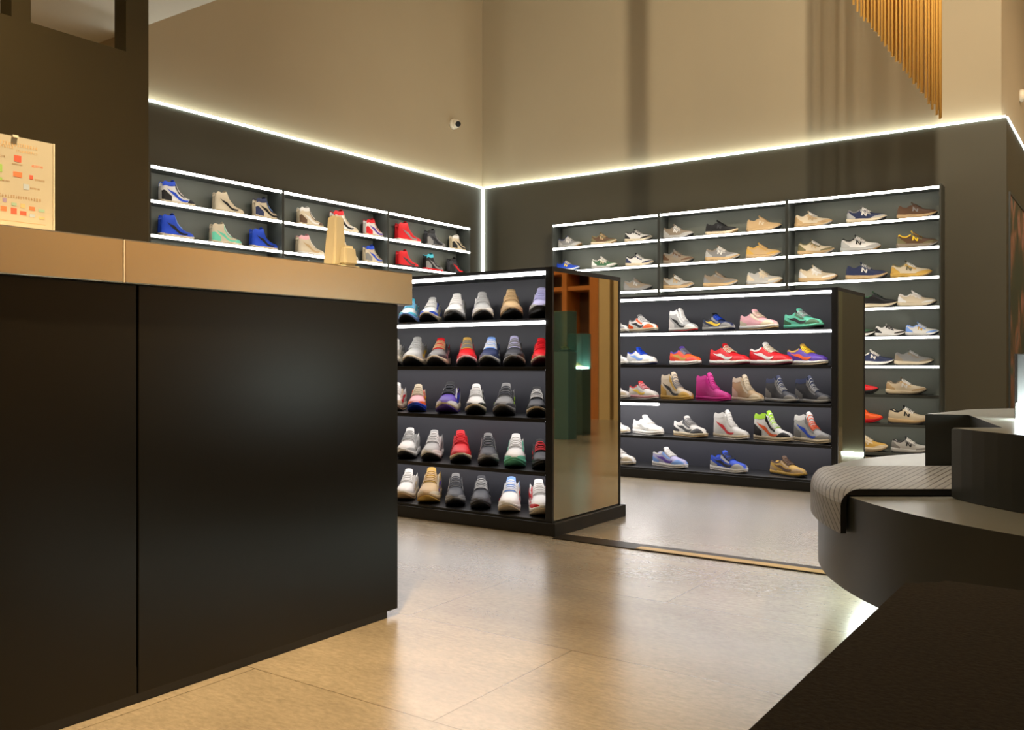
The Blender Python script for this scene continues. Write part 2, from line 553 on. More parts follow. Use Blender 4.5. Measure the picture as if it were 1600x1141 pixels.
def mark(name, cx0, cx1, cy0, cy1, ink):
    ya, yb = SY1 + (cx0 - 528) * S, SY1 + (cx1 - 528) * S
    za, zb_ = SZ1 - (cy1 - 175) * S, SZ1 - (cy0 - 175) * S
    box(name, 4.119, 4.1194, ya, yb, za, zb_, inks[ink], sg, 0)


def textline(x0, x1, y, h, ink, w=14):
    """a line of tiny printed characters as one mesh"""
    b = base_of(sg)
    bm = bmesh.new()
    rr = random.Random(int(x0 * 7 + y))
    x = x0
    while x < x1:
        ww = w * rr.uniform(0.6, 1.1)
        for q in range(3):
            if rr.random() < 0.75:
                ya, yb = SY1 + (x - 528) * S, SY1 + (x + ww * 0.8 - 528) * S
                zc = SZ1 - (y + h * (q - 1) * 0.38 - 175) * S
                bm_box(bm, 4.119 - b.x, 4.1193 - b.x, ya - b.y, yb - b.y, zc - h * 0.08 * S - b.z, zc + h * 0.08 * S - b.z)
        ya = SY1 + (x + ww * 0.35 - 528) * S
        zc = SZ1 - (y - 175) * S
        bm_box(bm, 4.119 - b.x, 4.11931 - b.x, ya - b.y, ya + 2.4 * S - b.y, zc - h * 0.5 * S - b.z, zc + h * 0.5 * S - b.z)
        x += ww + w * 0.3
    from_bm('lettering', bm, inks[ink], sg)


for a in ((-420, 360, 255, 34, 'tan', 24), (-380, 110, 288, 26, 'tan', 20), (150, 350, 312, 22, 'tan', 16), (-300, 40, 392, 20, 'brn', 12),
          (110, 210, 446, 12, 'brn', 8), (300, 405, 436, 22, 'org', 12), (-250, 90, 625, 16, 'brn', 10), (335, 430, 570, 20, 'brn', 10),
          (285, 370, 660, 18, 'brn', 10), (-420, 400, 770, 30, 'brn', 22), (-400, 430, 1010, 8, 'tan', 10), (-300, -60, 560, 18, 'brn', 12)):
    textline(*a)
for a in ((128, 198, 358, 420, 'red'), (120, 205, 520, 570, 'org'), (278, 312, 530, 570, 'red'), (218, 272, 628, 682, 'blu'), (-30, 16, 470, 545, 'grn'),
          (-8, 16, 600, 626, 'grn'), (0, 58, 875, 922, 'org'), (98, 154, 880, 938, 'red'), (186, 248, 900, 938, 'red'), (275, 332, 843, 880, 'org'),
          (20, 56, 795, 835, 'vio'), (104, 152, 828, 856, 'teal'), (190, 236, 826, 868, 'tan'), (368, 428, 855, 885, 'teal'), (280, 332, 918, 948, 'blu'),
          (372, 428, 932, 956, 'tan'), (-120, -60, 880, 925, 'blu'), (-220, -160, 820, 860, 'red'), (-140, -80, 380, 420, 'grn'), (-150, -90, 520, 560, 'blu')):
    mark('payment_mark', *a)

# cream stand near the open end of the countertop
st = thing('scanner_stand', (4.12, -6.224, 1.079), 'cream plastic stand with tall back and short rounded front on the steel countertop', 'stand')


def tapered(name, x0, x1, ya, yb, z0, yc, yd, z1, mat, par, rnd=0.006):
    b = base_of(par)
    bm = bmesh.new()
    lo = [(x0, ya), (x1, ya), (x1, yb), (x0, yb)]
    hi = [(x0 + 0.006, yc), (x1 - 0.006, yc), (x1 - 0.006, yd), (x0 + 0.006, yd)]
    L_ = [bm.verts.new((x - b.x, y - b.y, z0 - b.z)) for x, y in lo]
    H_ = [bm.verts.new((x - b.x, y - b.y, z1 - b.z)) for x, y in hi]
    fs = [bm.faces.new(L_[::-1]), bm.faces.new(H_)]
    for i in range(4):
        fs.append(bm.faces.new([L_[i], L_[(i + 1) % 4], H_[(i + 1) % 4], H_[i]]))
    bmesh.ops.bevel(bm, geom=list(bm.edges), offset=rnd, segments=3, affect='EDGES')
    return from_bm(name, bm, mat, par)


tapered('base_plate', 4.07, 4.17, -6.268, -6.180, 1.079, -6.266, -6.182, 1.085, CREAM, st, 0.002)
tapered('tower', 4.085, 4.135, -6.258, -6.200, 1.0845, -6.244, -6.208, 1.236, CREAM, st)
tapered('front_block', 4.1355, 4.168, -6.246, -6.184, 1.0845, -6.240, -6.190, 1.146, CREAM, st, 0.009)

# security cameras on the tall walls


def dome(loc, ax, label):
    r = thing('security_camera', loc, label, 'security camera')
    ax = Vector(ax)
    lathe('mounting_ring', [(0.052, 0.0), (0.056, 0.006), (0.056, 0.028), (0.048, 0.036)], WHITEP, r, 28, axis=ax)
    bm = bmesh.new()
    bmesh.ops.create_uvsphere(bm, u_segments=24, v_segments=14, radius=0.047)
    bmesh.ops.translate(bm, vec=ax * 0.052, verts=bm.verts)
    h = from_bm('camera_ball', bm, WHITEP, r, True)
    look = (ax * 0.75 + Vector((0.35, -0.45, -0.35)) if abs(ax.x) > 0.5 else ax + Vector((-0.3, 0, -0.4))).normalized()
    lathe('lens', [(0.030, 0.0), (0.030, 0.012), (0.024, 0.016)], BLACKG, h, 20, axis=look, loc=ax * 0.052 + look * 0.036)
    return r


dome((0.0, -0.533, 3.36), (1, 0, 0), 'small white turret security camera high on the tan wall near the corner')
# ------------------------------------------------------------------ round tiered bench (built along the viewing axis of its fitting bay)
ca, sa = math.cos(YAW), math.sin(YAW)


def w(px, pz):
    """plan coordinates of the bench bay (across, deep) to the room"""
    return (6.09 + ca * px - sa * pz, -8.14 + sa * px + ca * pz)


BC = (2.197, 2.58)


def arc(r, a0, a1, n, c=BC):
    return [w(c[0] + r * math.cos(a0 + (a1 - a0) * k / n), c[1] + r * math.sin(a0 + (a1 - a0) * k / n)) for k in range(n + 1)]


bx_, by_ = w(*BC)
bench = thing('round_bench', (bx_, by_, 0), 'large round charcoal display bench with raised tier and light glowing under it', 'bench')
prism('plinth', arc(1.06, 0, 2 * PI, 96)[:-1], 0.0, 0.15, DRUM, bench, smooth=True)
lower = prism('lower_tier', arc(1.25, 0, 2 * PI, 128)[:-1], 0.1505, 0.42, DRUM, bench, 0.004, True, DRUMT)


def ring(name, r0, r1, z0, z1, mat, par):
    b = base_of(par)
    bm = bmesh.new()
    n = 96
    def vv(r, z, k):
        x, y = w(BC[0] + r * math.cos(2 * PI * k / n), BC[1] + r * math.sin(2 * PI * k / n))
        return bm.verts.new((x - b.x, y - b.y, z - b.z))
    rows = [[vv(r, z, k) for k in range(n)] for r, z in ((r0, z0), (r1, z0), (r1, z1), (r0, z1))]
    for i in range(4):
        a, c = rows[i], rows[(i + 1) % 4]
        for k in range(n):
            bm.faces.new([a[k], a[(k + 1) % n], c[(k + 1) % n], c[k]])
    bmesh.ops.recalc_face_normals(bm, faces=bm.faces)
    return from_bm(name, bm, mat, par)


ring('light_strip', 1.10, 1.15, 0.135, 0.1495, LED_FOOT, lower)
RU = 0.98
aF = PI + math.asin((BC[1] - 2.50) / RU)
aB = PI - math.asin((3.45 - BC[1]) / RU)
out_ = arc(RU, aF, aB + 2 * PI, 110)
up_pts = out_ + [w(1.45, 3.16), w(1.576, 3.10), w(1.366, 2.50)]
prism('upper_tier', up_pts, 0.421, 0.616, DRUM, bench, 0.003, False, DRUMT)

# ribbed shoe-fitting mat draped over the bench edge
mt = thing('fitting_mat', (*w(1.2, 2.83), 0.42), 'ribbed grey mat draped over the round bench edge between its two raised blocks', 'mat')
MATM = bpy.data.materials.new('ribbed_grey_mat')
MATM.use_nodes = True
nt = MATM.node_tree
bs = nt.nodes['Principled BSDF']
uvn = nt.nodes.new('ShaderNodeUVMap')
brk = nt.nodes.new('ShaderNodeTexBrick')
brk.inputs['Scale'].default_value = 1
brk.inputs['Brick Width'].default_value = 0.30
brk.inputs['Row Height'].default_value = 0.026
brk.inputs['Mortar Size'].default_value = 0.0028
brk.inputs['Color1'].default_value = rgb(150, 146, 138)
brk.inputs['Color2'].default_value = rgb(138, 134, 127)
brk.inputs['Mortar'].default_value = rgb(84, 80, 74)
nt.links.new(uvn.outputs['UV'], brk.inputs['Vector'])
nt.links.new(brk.outputs['Color'], bs.inputs['Base Color'])
bs.inputs['Roughness'].default_value = 0.42
bpn = nt.nodes.new('ShaderNodeBump')
bpn.inputs['Strength'].default_value = 0.6
bpn.inputs['Distance'].default_value = 0.004
bpn.invert = True
nt.links.new(brk.outputs['Fac'], bpn.inputs['Height'])
nt.links.new(bpn.outputs['Normal'], bs.inputs['Normal'])


def mat_strip():
    b = base_of(mt)
    bm = bmesh.new()
    uv = bm.loops.layers.uv.new('UVMap')
    ny = 22
    rows = []
    for j in range(ny + 1):
        d = 2.53 + (3.095 - 2.53) * j / ny
        edge = BC[0] - math.sqrt(1.25 ** 2 - (d - BC[1]) ** 2)      # bench rim here
        prof = []
        # from the inner end along the top, round the lip and down the side
        xe = 1.366 + (d - 2.5) * 0.35 - 0.012
        for k in range(15):
            prof.append((xe - (xe - edge - 0.03) * k / 14, 0.0))
        for k in range(1, 9):
            a = PI / 2 * k / 8
            prof.append((edge + 0.03 - 0.055 * math.sin(a), -0.05 * (1 - math.cos(a))))
        for k in range(1, 5):
            prof.append((edge - 0.025, -0.05 - 0.075 * k / 4))
        row_o, row_i, ss = [], [], 0.0
        last = None
        for x, z in prof:
            if last:
                ss += math.hypot(x - last[0], z - last[1])
            last = (x, z)
            wx, wy = w(x, d)
            row_o.append((bm.verts.new((wx - b.x, wy - b.y, 0.4415 + z - b.z)), ss, d))
            if x >= edge - 0.004:
                wx2, wy2 = w(x, d)
                z2 = 0.4235
            else:
                wx2, wy2 = w(min(x + 0.016, edge - 0.006), d)
                z2 = min(0.4235, 0.4415 + z)
            row_i.append((bm.verts.new((wx2 - b.x, wy2 - b.y, z2 - b.z)), ss, d))
        rows.append((row_o, row_i))

    def quad(vs4, uvs):
        f = bm.faces.new(vs4)
        f.smooth = False
        for lp, q in zip(f.loops, uvs):
            lp[uv].uv = q
    n = len(rows[0][0])
    for j in range(ny):
        for side in (0, 1):
            A, B_ = rows[j][side], rows[j + 1][side]
            for k in range(n - 1):
                q = [A[k], A[k + 1], B_[k + 1], B_[k]]
                quad([v[0] for v in q], [(v[2] - 2.53, v[1] + 0.36 * (v[2] - 2.53)) for v in q])
    for j in (0, ny):
        A, B_ = rows[j]
        for k in range(n - 1):
            f = bm.faces.new([A[k][0], A[k + 1][0], B_[k + 1][0], B_[k][0]])
            f.material_index = 1
    for k in (0, n - 1):
        for j in range(ny):
            bm.faces.new([rows[j][0][k][0], rows[j + 1][0][k][0], rows[j + 1][1][k][0], rows[j][1][k][0]])
    bmesh.ops.recalc_face_normals(bm, faces=bm.faces)
    o = from_bm('ribbed_surface', bm, MATM, mt)
    o.data.materials.append(PLINTH)


mat_strip()

# lit display stand on the raised tier
lx, ly = w(1.95, 2.84)
ls = thing('display_stand', (lx, ly, 0.616), 'grey display stand with a glowing light base on the raised bench tier', 'display stand')


def obox(name, u0, u1, v0, v1, z0, z1, mat, par, bevel=0.002):
    """box aligned with the bench bay's own axes"""
    b = base_of(par)
    bm = bmesh.new()
    bm_box(bm, u0, u1, v0, v1, z0 - b.z, z1 - b.z, bevel)
    for v in bm.verts:
        x, y = w(v.co.x, v.co.y)
        v.co.x, v.co.y = x - b.x, y - b.y
    return from_bm(name, bm, mat, par)


obox('light_base', 1.60, 2.30, 2.79, 2.86, 0.617, 0.668, LIGHTBOX, ls)
obox('back_panel', 1.628, 2.30, 2.90, 2.918, 0.617, 0.825, GREYP, ls)

# upholstered bench in front
fb = thing('felt_bench', (6.5, -7.5, 0), 'dark felt upholstered bench with square cushion in front of the round bench', 'bench')


def rounded(x0, x1, y0, y1, r, n=8):
    pts = []
    for cx, cy, a in ((x1 - r, y1 - r, 0), (x0 + r, y1 - r, PI / 2), (x0 + r, y0 + r, PI), (x1 - r, y0 + r, 1.5 * PI)):
        for k in range(n + 1):
            pts.append((cx + r * math.cos(a + PI / 2 * k / n), cy + r * math.sin(a + PI / 2 * k / n)))
    return pts


prism('seat_cushion', rounded(5.785, 7.3, -8.0, -6.565, 0.05), 0.31, 0.45, FELT, fb, 0.018)
prism('frame', rounded(5.80, 7.28, -7.98, -6.58, 0.04), 0.10, 0.3095, PLINTH, fb, 0.004)
for x, y in ((5.87, -6.66), (7.2, -6.66), (5.87, -7.9), (7.2, -7.9)):
    lathe('leg', [(0.018, 0.0), (0.024, 0.10)], PLINTH, fb, 16, loc=Vector((x, y, 0)) - Vector((6.5, -7.5, 0)))

# ------------------------------------------------------------------ hanging gold rods
gr = thing('hanging_rod_screen', (5.0, -2.2, 5.6), 'screen of slim gold rods hanging in a stepped diagonal above the lit ledge', 'hanging screen')
box('ceiling_plate', 4.0, 5.3, -2.4, -1.95, 5.56, 5.6, DARKMETAL, gr)
ax_, ay_ = 5.09, -2.14
nr = 25
rodl = []
for i in range(nr):
    f = i / (nr - 1)
    rodl.append((f, 0.0))
for i in range(nr - 3):
    rodl.append(((i + 0.55) / (nr - 1), 0.10))
rr = random.Random(3)
for f, off in rodl:
    # rods run from the long outer end towards the short inner end
    x = ax_ - 0.51 * f + rr.uniform(-0.004, 0.004)
    y = ay_ + off + rr.uniform(-0.006, 0.006)
    z = 2.285 + 0.80 * f + rr.uniform(-0.012, 0.012) + off * 0.2
    b = base_of(gr)
    bm = bmesh.new()
    bmesh.ops.create_cone(bm, cap_ends=True, segments=10, radius1=0.0078, radius2=0.0078, depth=5.56 - z)
    bmesh.ops.translate(bm, vec=(x - b.x, y - b.y, (5.56 + z) / 2 - b.z), verts=bm.verts)
    from_bm('rod', bm, GOLD, gr, True)
hp = thing('shadow_tube', (4.10, -2.58, 5.6), 'slim dark pendant tube added out of view for the upright wall shadow', 'pendant')  # unseen tube, sized and placed to cast the upright wall shadow
lathe('tube', [(0.034, -2.1), (0.036, -2.09), (0.036, -0.02)], DARKMETAL, hp, 20)
lathe('canopy', [(0.07, -0.02), (0.07, 0.0)], DARKMETAL, hp, 20)

# ------------------------------------------------------------------ poster and camera on the return wall
pm = bpy.data.materials.new('blurred_running_poster')
pm.use_nodes = True
nt = pm.node_tree
bs = nt.nodes['Principled BSDF']
tc = nt.nodes.new('ShaderNodeTexCoord')
mp = nt.nodes.new('ShaderNodeMapping')
mp.inputs['Scale'].default_value = (1, 1.3, 0.9)
nz = nt.nodes.new('ShaderNodeTexNoise')
nz.inputs['Scale'].default_value = 2.4
nz.inputs['Detail'].default_value = 3
nz.inputs['Distortion'].default_value = 0.6
rp = nt.nodes.new('ShaderNodeValToRGB')
cr = rp.color_ramp
cr.elements[0].position = 0.30
cr.elements[0].color = rgb(40, 62, 52)
cr.elements[1].position = 0.48
cr.elements[1].color = rgb(66, 66, 54)
for p_, c_ in ((0.55, (130, 92, 66)), (0.62, (176, 120, 110)), (0.68, (60, 96, 92)), (0.75, (52, 48, 40))):
    e = cr.elements.new(p_)
    e.color = rgb(*c_)
nt.links.new(tc.outputs['Object'], mp.inputs['Vector'])
nt.links.new(mp.outputs['Vector'], nz.inputs['Vector'])
nt.links.new(nz.outputs['Fac'], rp.inputs['Fac'])
nt.links.new(rp.outputs['Color'], bs.inputs['Base Color'])
bs.inputs['Roughness'].default_value = 0.3
po = thing('wall_poster', (5.225, 1.2, 0.3), 'tall dark poster with blurred pink and brown shapes on the wall end', 'poster')
box('print', 5.2205, 5.228, 0.12, 2.6, 0.35, 2.15, pm, po, 0)
box('frame', 5.2205, 5.234, 0.10, 0.12, 0.33, 2.17, SMET, po, 0)
box('frame', 5.2205, 5.234, 0.12, 2.6, 2.15, 2.17, SMET, po, 0)
dome((5.18, 1.35, 3.25), (1, 0, 0), 'small white security camera above the lit ledge around the wall end')

# ------------------------------------------------------------------ what the mirror shows: cases, wood unit and columns in the alcove
for i, (x, y, hw_, hp_, hg, lb) in enumerate(((6.54, -0.20, 0.085, 0.90, 1.31, 'teal plinth display case with an empty glass top, seen in the rack mirror'),
                                             (6.76, 0.45, 0.095, 0.72, 1.10, 'teal plinth display case with a lit glass top, seen in the rack mirror'))):
    r = thing('display_case', (x, y, 0), lb, 'display case')
    box('plinth', x - hw_, x + hw_, y - hw_, y + hw_, 0, hp_, TEAL, r, 0.004)
    box('display_pad', x - hw_ + 0.02, x + hw_ - 0.02, y - hw_ + 0.02, y + hw_ - 0.02, hp_, hp_ + 0.02, LIGHTBOX if i else TEAL, r, 0)
    b = base_of(r)
    bm = bmesh.new()
    for (xa, xb, ya, yb, za, zb_) in ((-hw_, hw_, -hw_, -hw_ + 0.006, hp_, hg), (-hw_, hw_, hw_ - 0.006, hw_, hp_, hg), (-hw_, -hw_ + 0.006, -hw_ + 0.006, hw_ - 0.006, hp_, hg),
                                      (hw_ - 0.006, hw_, -hw_ + 0.006, hw_ - 0.006, hp_, hg), (-hw_, hw_, -hw_, hw_, hg, hg + 0.006)):
        bm_box(bm, xa, xb, ya, yb, za + 0.0005, zb_)
    from_bm('glass_cover', bm, GLASS, r)
wd = thing('wood_cabinet', (8.1, 2.95, 0), 'tall orange wood cabinet with dark panels, seen in the rack mirror', 'cabinet')
for a0, a1 in ((7.81, 7.95), (8.32, 8.40), (8.9, 9.0)):
    box('post', a0, a1, 2.74, 3.18, 0, 3.0, WOOD, wd)
for z0, z1 in ((0.0, 0.1), (1.80, 1.86), (2.04, 2.10), (2.9, 3.0)):
    box('rail', 7.95, 8.32, 2.76, 3.18, z0, z1, WOOD, wd)
    box('rail', 8.40, 8.9, 2.76, 3.18, z0, z1, WOOD, wd)
box('back_panel', 7.95, 8.32, 3.10, 3.17, 0.1, 2.9, WOODD, wd)
box('back_panel', 8.40, 8.9, 3.10, 3.17, 0.1, 2.9, WOODD, wd)
struct('column_1', 7.63, 7.80, 2.74, 3.19, 0, 5.6, BEIGE)
struct('column_2', 7.30, 7.57, 2.74, 3.19, 0, 5.6, BEIGE)


# lit showcase added out of view for the highlight on the counter front
sc_ = thing('added_glowbox', (10.74, -0.6, 0.5), 'long lit wall showcase added out of view for the sheen on the counter front', 'glowbox')
GLOWBOX = emit('glowbox_emission', (0.74, 1.0, 0.92, 1), 1.8)
box('light_panel', 10.735, 10.755, -1.7, 0.5, 0.55, 1.15, GLOWBOX, sc_, 0)
box('frame', 10.62, 10.755, -1.76, 0.56, 0.49, 0.55, SMET, sc_)
box('frame', 10.62, 10.755, -1.76, 0.56, 1.15, 1.21, SMET, sc_)
box('frame', 10.62, 10.755, -1.76, -1.70, 0.55, 1.15, SMET, sc_)
box('frame', 10.62, 10.755, 0.50, 0.56, 0.55, 1.15, SMET, sc_)

# ------------------------------------------------------------------ sneakers
COL = {'W': (222, 218, 212), 'C': (206, 190, 162), 'K': (28, 27, 28), 'D': (62, 62, 66), 'G': (126, 124, 122), 'g': (172, 170, 166), 'N': (44, 52, 84), 'B': (32, 72, 190),
       'b': (126, 164, 228), 'R': (206, 26, 34), 'O': (236, 96, 36), 'Y': (240, 200, 48), 'y': (196, 156, 74), 'P': (92, 64, 160), 'p': (228, 168, 172), 'm': (204, 42, 140),
       'M': (104, 196, 164), 'E': (66, 104, 74), 'T': (186, 156, 114), 't': (134, 120, 102), 'n': (92, 66, 46), 'L': (176, 172, 206), 'l': (170, 220, 50), 'w': (92, 16, 34),
       'o': (112, 104, 72), 'r': (226, 70, 60), 'a': (70, 180, 200), 'c': (150, 200, 230), 'k': (44, 44, 50)}


def cmat(ch, rough):
    return pbr('shoe_' + ch.lower() + ('_dark' if ch.isupper() else '_pale') + ('_sole' if rough > 0.5 else '_upper'), rgb(*COL[ch]), rough, spec=0.35)


def spline(kn, t):
    if t <= kn[0][0]:
        return kn[0][1]
    for (a, va), (b, vb) in zip(kn, kn[1:]):
        if t <= b:
            u = (t - a) / (b - a)
            u = u * u * (3 - 2 * u) * 0.5 + u * 0.5
            return va + (vb - va) * u
    return kn[-1][1]


LEN = 0.30
HW = {'runner': [(0, .016), (.02, .025), (.07, .032), (.2, .034), (.38, .034), (.55, .041), (.70, .046), (.82, .044), (.90, .037), (.96, .026), (1, .010)],
      'high': [(0, .018), (.02, .026), (.07, .033), (.2, .035), (.38, .036), (.55, .043), (.70, .047), (.82, .045), (.90, .039), (.96, .028), (1, .012)]}
HW['low'] = HW['high']
HT = {'runner': [(0, .086), (.03, .108), (.08, .115), (.16, .098), (.25, .095), (.34, .110), (.40, .124), (.47, .112), (.56, .094), (.66, .080), (.76, .073), (.86, .069), (.94, .064), (1, .054)],
      'low': [(0, .076), (.03, .090), (.09, .094), (.17, .084), (.26, .086), (.34, .098), (.40, .110), (.47, .097), (.56, .080), (.66, .069), (.76, .062), (.86, .058), (.94, .050), (1, .030)],
      'high': [(0, .138), (.03, .162), (.09, .174), (.18, .166), (.28, .170), (.36, .180), (.41, .168), (.47, .126), (.54, .099), (.64, .079), (.75, .067), (.85, .061), (.93, .053), (1, .034)]}
ZB = {'runner': [(0, .042), (.3, .036), (.6, .030), (.85, .034), (.94, .042), (1, .050)], 'low': [(0, .027), (.5, .024), (.85, .024), (1, .027)], 'high': [(0, .029), (.5, .025), (.85, .025), (1, .028)]}
ZLOW = {'runner': [(0, .012), (.10, .001), (.16, 0), (.60, 0), (.74, .004), (.85, .013), (.94, .026), (1, .038)], 'low': [(0, .004), (.06, 0), (.75, 0), (.9, .004), (1, .011)], 'high': [(0, .003), (.06, 0), (.75, 0), (.9, .004), (1, .011)]}
CW = {'runner': .027, 'low': .028, 'high': .030}


def closed_pt(kd, t, v):
    hw, H, zb = spline(HW[kd], t), spline(HT[kd], t), spline(ZB[kd], t)
    s = abs(v)
    a = (1 - s) * PI / 2
    y = (1 if v >= 0 else -1) * hw * max(0.0, math.cos(a)) ** 0.72
    if s < 1e-6:
        y = 0
    return Vector(((t - 0.5) * LEN * 0.975, y, zb + (H - zb) * math.sin(a) ** 0.9))


def open_pt(kd, t, v):
    hw, H, zb = spline(HW[kd], t), spline(HT[kd], t), spline(ZB[kd], t)
    cw = min(CW[kd], hw * 0.86)
    s = abs(v)
    g = 1 if v >= 0 else -1
    if s > 0.42:
        q = (1 - s) / 0.58
        y = hw + (cw - hw) * q + 0.004 * math.sin(PI * q)
        z = zb + (H - zb) * q
    else:
        q = (0.42 - s) / 0.42
        y = cw * (1 - q) ** 0.8 - 0.004 * min(1, q * 4)
        y = max(y, 0)
        z = H - (H - zb) * 0.72 * (min(1, q * 1.6) ** 0.7)
    return Vector(((t - 0.5) * LEN * 0.975, g * y, z))


def opening(t):
    def ss(a, b):
        u = min(1, max(0, (t - a) / (b - a)))
        return u * u * (3 - 2 * u)
    return ss(0.0, 0.045) * (1 - ss(0.36, 0.44))


def surf(kd, t, v):
    o = opening(t)
    return closed_pt(kd, t, v) * (1 - o) + open_pt(kd, t, v) * o


def nrm(kd, t, v, fn=surf):
    e = 0.004
    a = fn(kd, min(1, t + e), v) - fn(kd, max(0, t - e), v)
    b = fn(kd, t, min(1, v + e)) - fn(kd, t, max(-1, v - e))
    n = a.cross(b)
    if n.length < 1e-12:
        return Vector((0, 0, 1))
    n.normalize()
    return n if n.z > -0.2 or True else -n


def grid_mesh(name, rows, extra=None, close=False):
    bm = bmesh.new()
    vr = [[bm.verts.new(p) for p in r] for r in rows]
    for a, b in zip(vr, vr[1:]):
        for k in range(len(a) - 1):
            try:
                bm.faces.new([a[k], a[k + 1], b[k + 1], b[k]])
            except ValueError:
                pass
    if close:
        bm.faces.new(vr[0])
        bm.faces.new(vr[-1][::-1])
    for f in bm.faces:
        f.smooth = True
    bmesh.ops.remove_doubles(bm, verts=bm.verts, dist=1e-5)
    bmesh.ops.recalc_face_normals(bm, faces=bm.faces)
    me = bpy.data.meshes.new(name)
    bm.to_mesh(me)
    bm.free()
    return me


def patches(name, kd, sheets, off):
    """sheets: grids of (t, v) on the upper's surface, lifted by off: one mesh"""
    bm = bmesh.new()
    for g in sheets:
        vr = []
        for row in g:
            rr_ = []
            for t, v in row:
                n = nrm(kd, t, v)
                p = surf(kd, t, v)
                c = Vector((p.x, 0, 0.03))
                if n.dot(p - c) < 0:
                    n = -n
                rr_.append(bm.verts.new(p + n * off))
            vr.append(rr_)
        for a, b in zip(vr, vr[1:]):
            for k in range(len(a) - 1):
                bm.faces.new([a[k], a[k + 1], b[k + 1], b[k]])
    for f in bm.faces:
        f.smooth = True
    me = bpy.data.meshes.new(name)
    bm.to_mesh(me)
    bm.free()
    return me


def rect(t0, t1, s0, s1, nt_=8, ns=5):
    """both sides: t0..t1, |v| from s0(t) to s1(t)"""
    out = []
    f0 = s0 if callable(s0) else (lambda u: s0)
    f1 = s1 if callable(s1) else (lambda u: s1)
    for sg_ in (1, -1):
        g = []
        for i in range(nt_ + 1):
            u = i / nt_
            t = t0 + (t1 - t0) * u
            g.append([(t, sg_ * (f0(u) + (f1(u) - f0(u)) * k / ns)) for k in range(ns + 1)])
        out.append(g)
    return out


def bez(p, u):
    a, b, c, d = p
    m = 1 - u
    return tuple(m ** 3 * a[i] + 3 * m * m * u * b[i] + 3 * m * u * u * c[i] + u ** 3 * d[i] for i in (0, 1))


def q2s(q):
    return 1 - 0.60 * q


def sides(P, nm, kd, sheets, off):
    """one part for each side of the shoe"""
    h = len(sheets) // 2
    P[nm, 0] = patches(nm, kd, sheets[:h], off)
    P[nm, 1] = patches(nm, kd, sheets[h:], off)


def swoosh_sheets(kd):
    lo = ((.73, .66), (.74, -.16), (.48, -.04), (.15, .70)) if kd != 'high' else ((.73, .46), (.74, -.12), (.48, -.04), (.12, .60))
    hi = ((.73, .66), (.62, .26), (.50, .40), (.15, .70)) if kd != 'high' else ((.73, .46), (.62, .18), (.48, .32), (.12, .60))
    out = []
    for sg_ in (1, -1):
        g = []
        for i in range(17):
            u = i / 16
            a, b = bez(lo, u), bez(hi, u)
            g.append([(a[0] + (b[0] - a[0]) * k / 3, sg_ * q2s(max(0.02, a[1] + (b[1] - a[1]) * k / 3))) for k in range(4)])
        out.append(g)
    return out


def letter_sheets():
    """block letter N on the midfoot of both sides"""
    out = []
    t0, t1, qa, qb, wd_ = .395, .535, .30, .76, .036
    for sg_ in (1, -1):
        def stroke(ta, qs, tb, qe):
            out.append([[(ta + (tb - ta) * k / 5 + e * wd_, sg_ * q2s(qs + (qe - qs) * k / 5)) for e in (0, 1)] for k in range(6)])
        a_, b_ = t0, t1 - wd_
        stroke(a_, qa, a_ + .015, qb)
        stroke(b_, qa, b_ + .015, qb)
        stroke(a_ + .015, qb, b_, qa)
    return out


def sole_mesh(name, kd, zlo, zhi, grow, nt_=30):
    rows = []
    for i in range(nt_ + 1):
        u = i / nt_
        t = 0.5 - 0.5 * math.cos(PI * u)
        hw = spline(HW[kd], t) * (1.06 if kd != 'runner' else 1.10 - 0.04 * t) + grow
        zl, zh = zlo(t), zhi(t)
        x = (t - 0.5) * LEN
        rows.append([Vector((x, -hw * .95, zl)), Vector((x, -hw, zl + (zh - zl) * .35)), Vector((x, -hw, zl + (zh - zl) * .7)), Vector((x, -hw * .93, zh)),
                     Vector((x, 0, zh)), Vector((x, hw * .93, zh)), Vector((x, hw, zl + (zh - zl) * .7)), Vector((x, hw, zl + (zh - zl) * .35)), Vector((x, hw * .95, zl)),
                     Vector((x, 0, zl)), Vector((x, -hw * .95, zl))])
    return grid_mesh(name, rows, close=True)


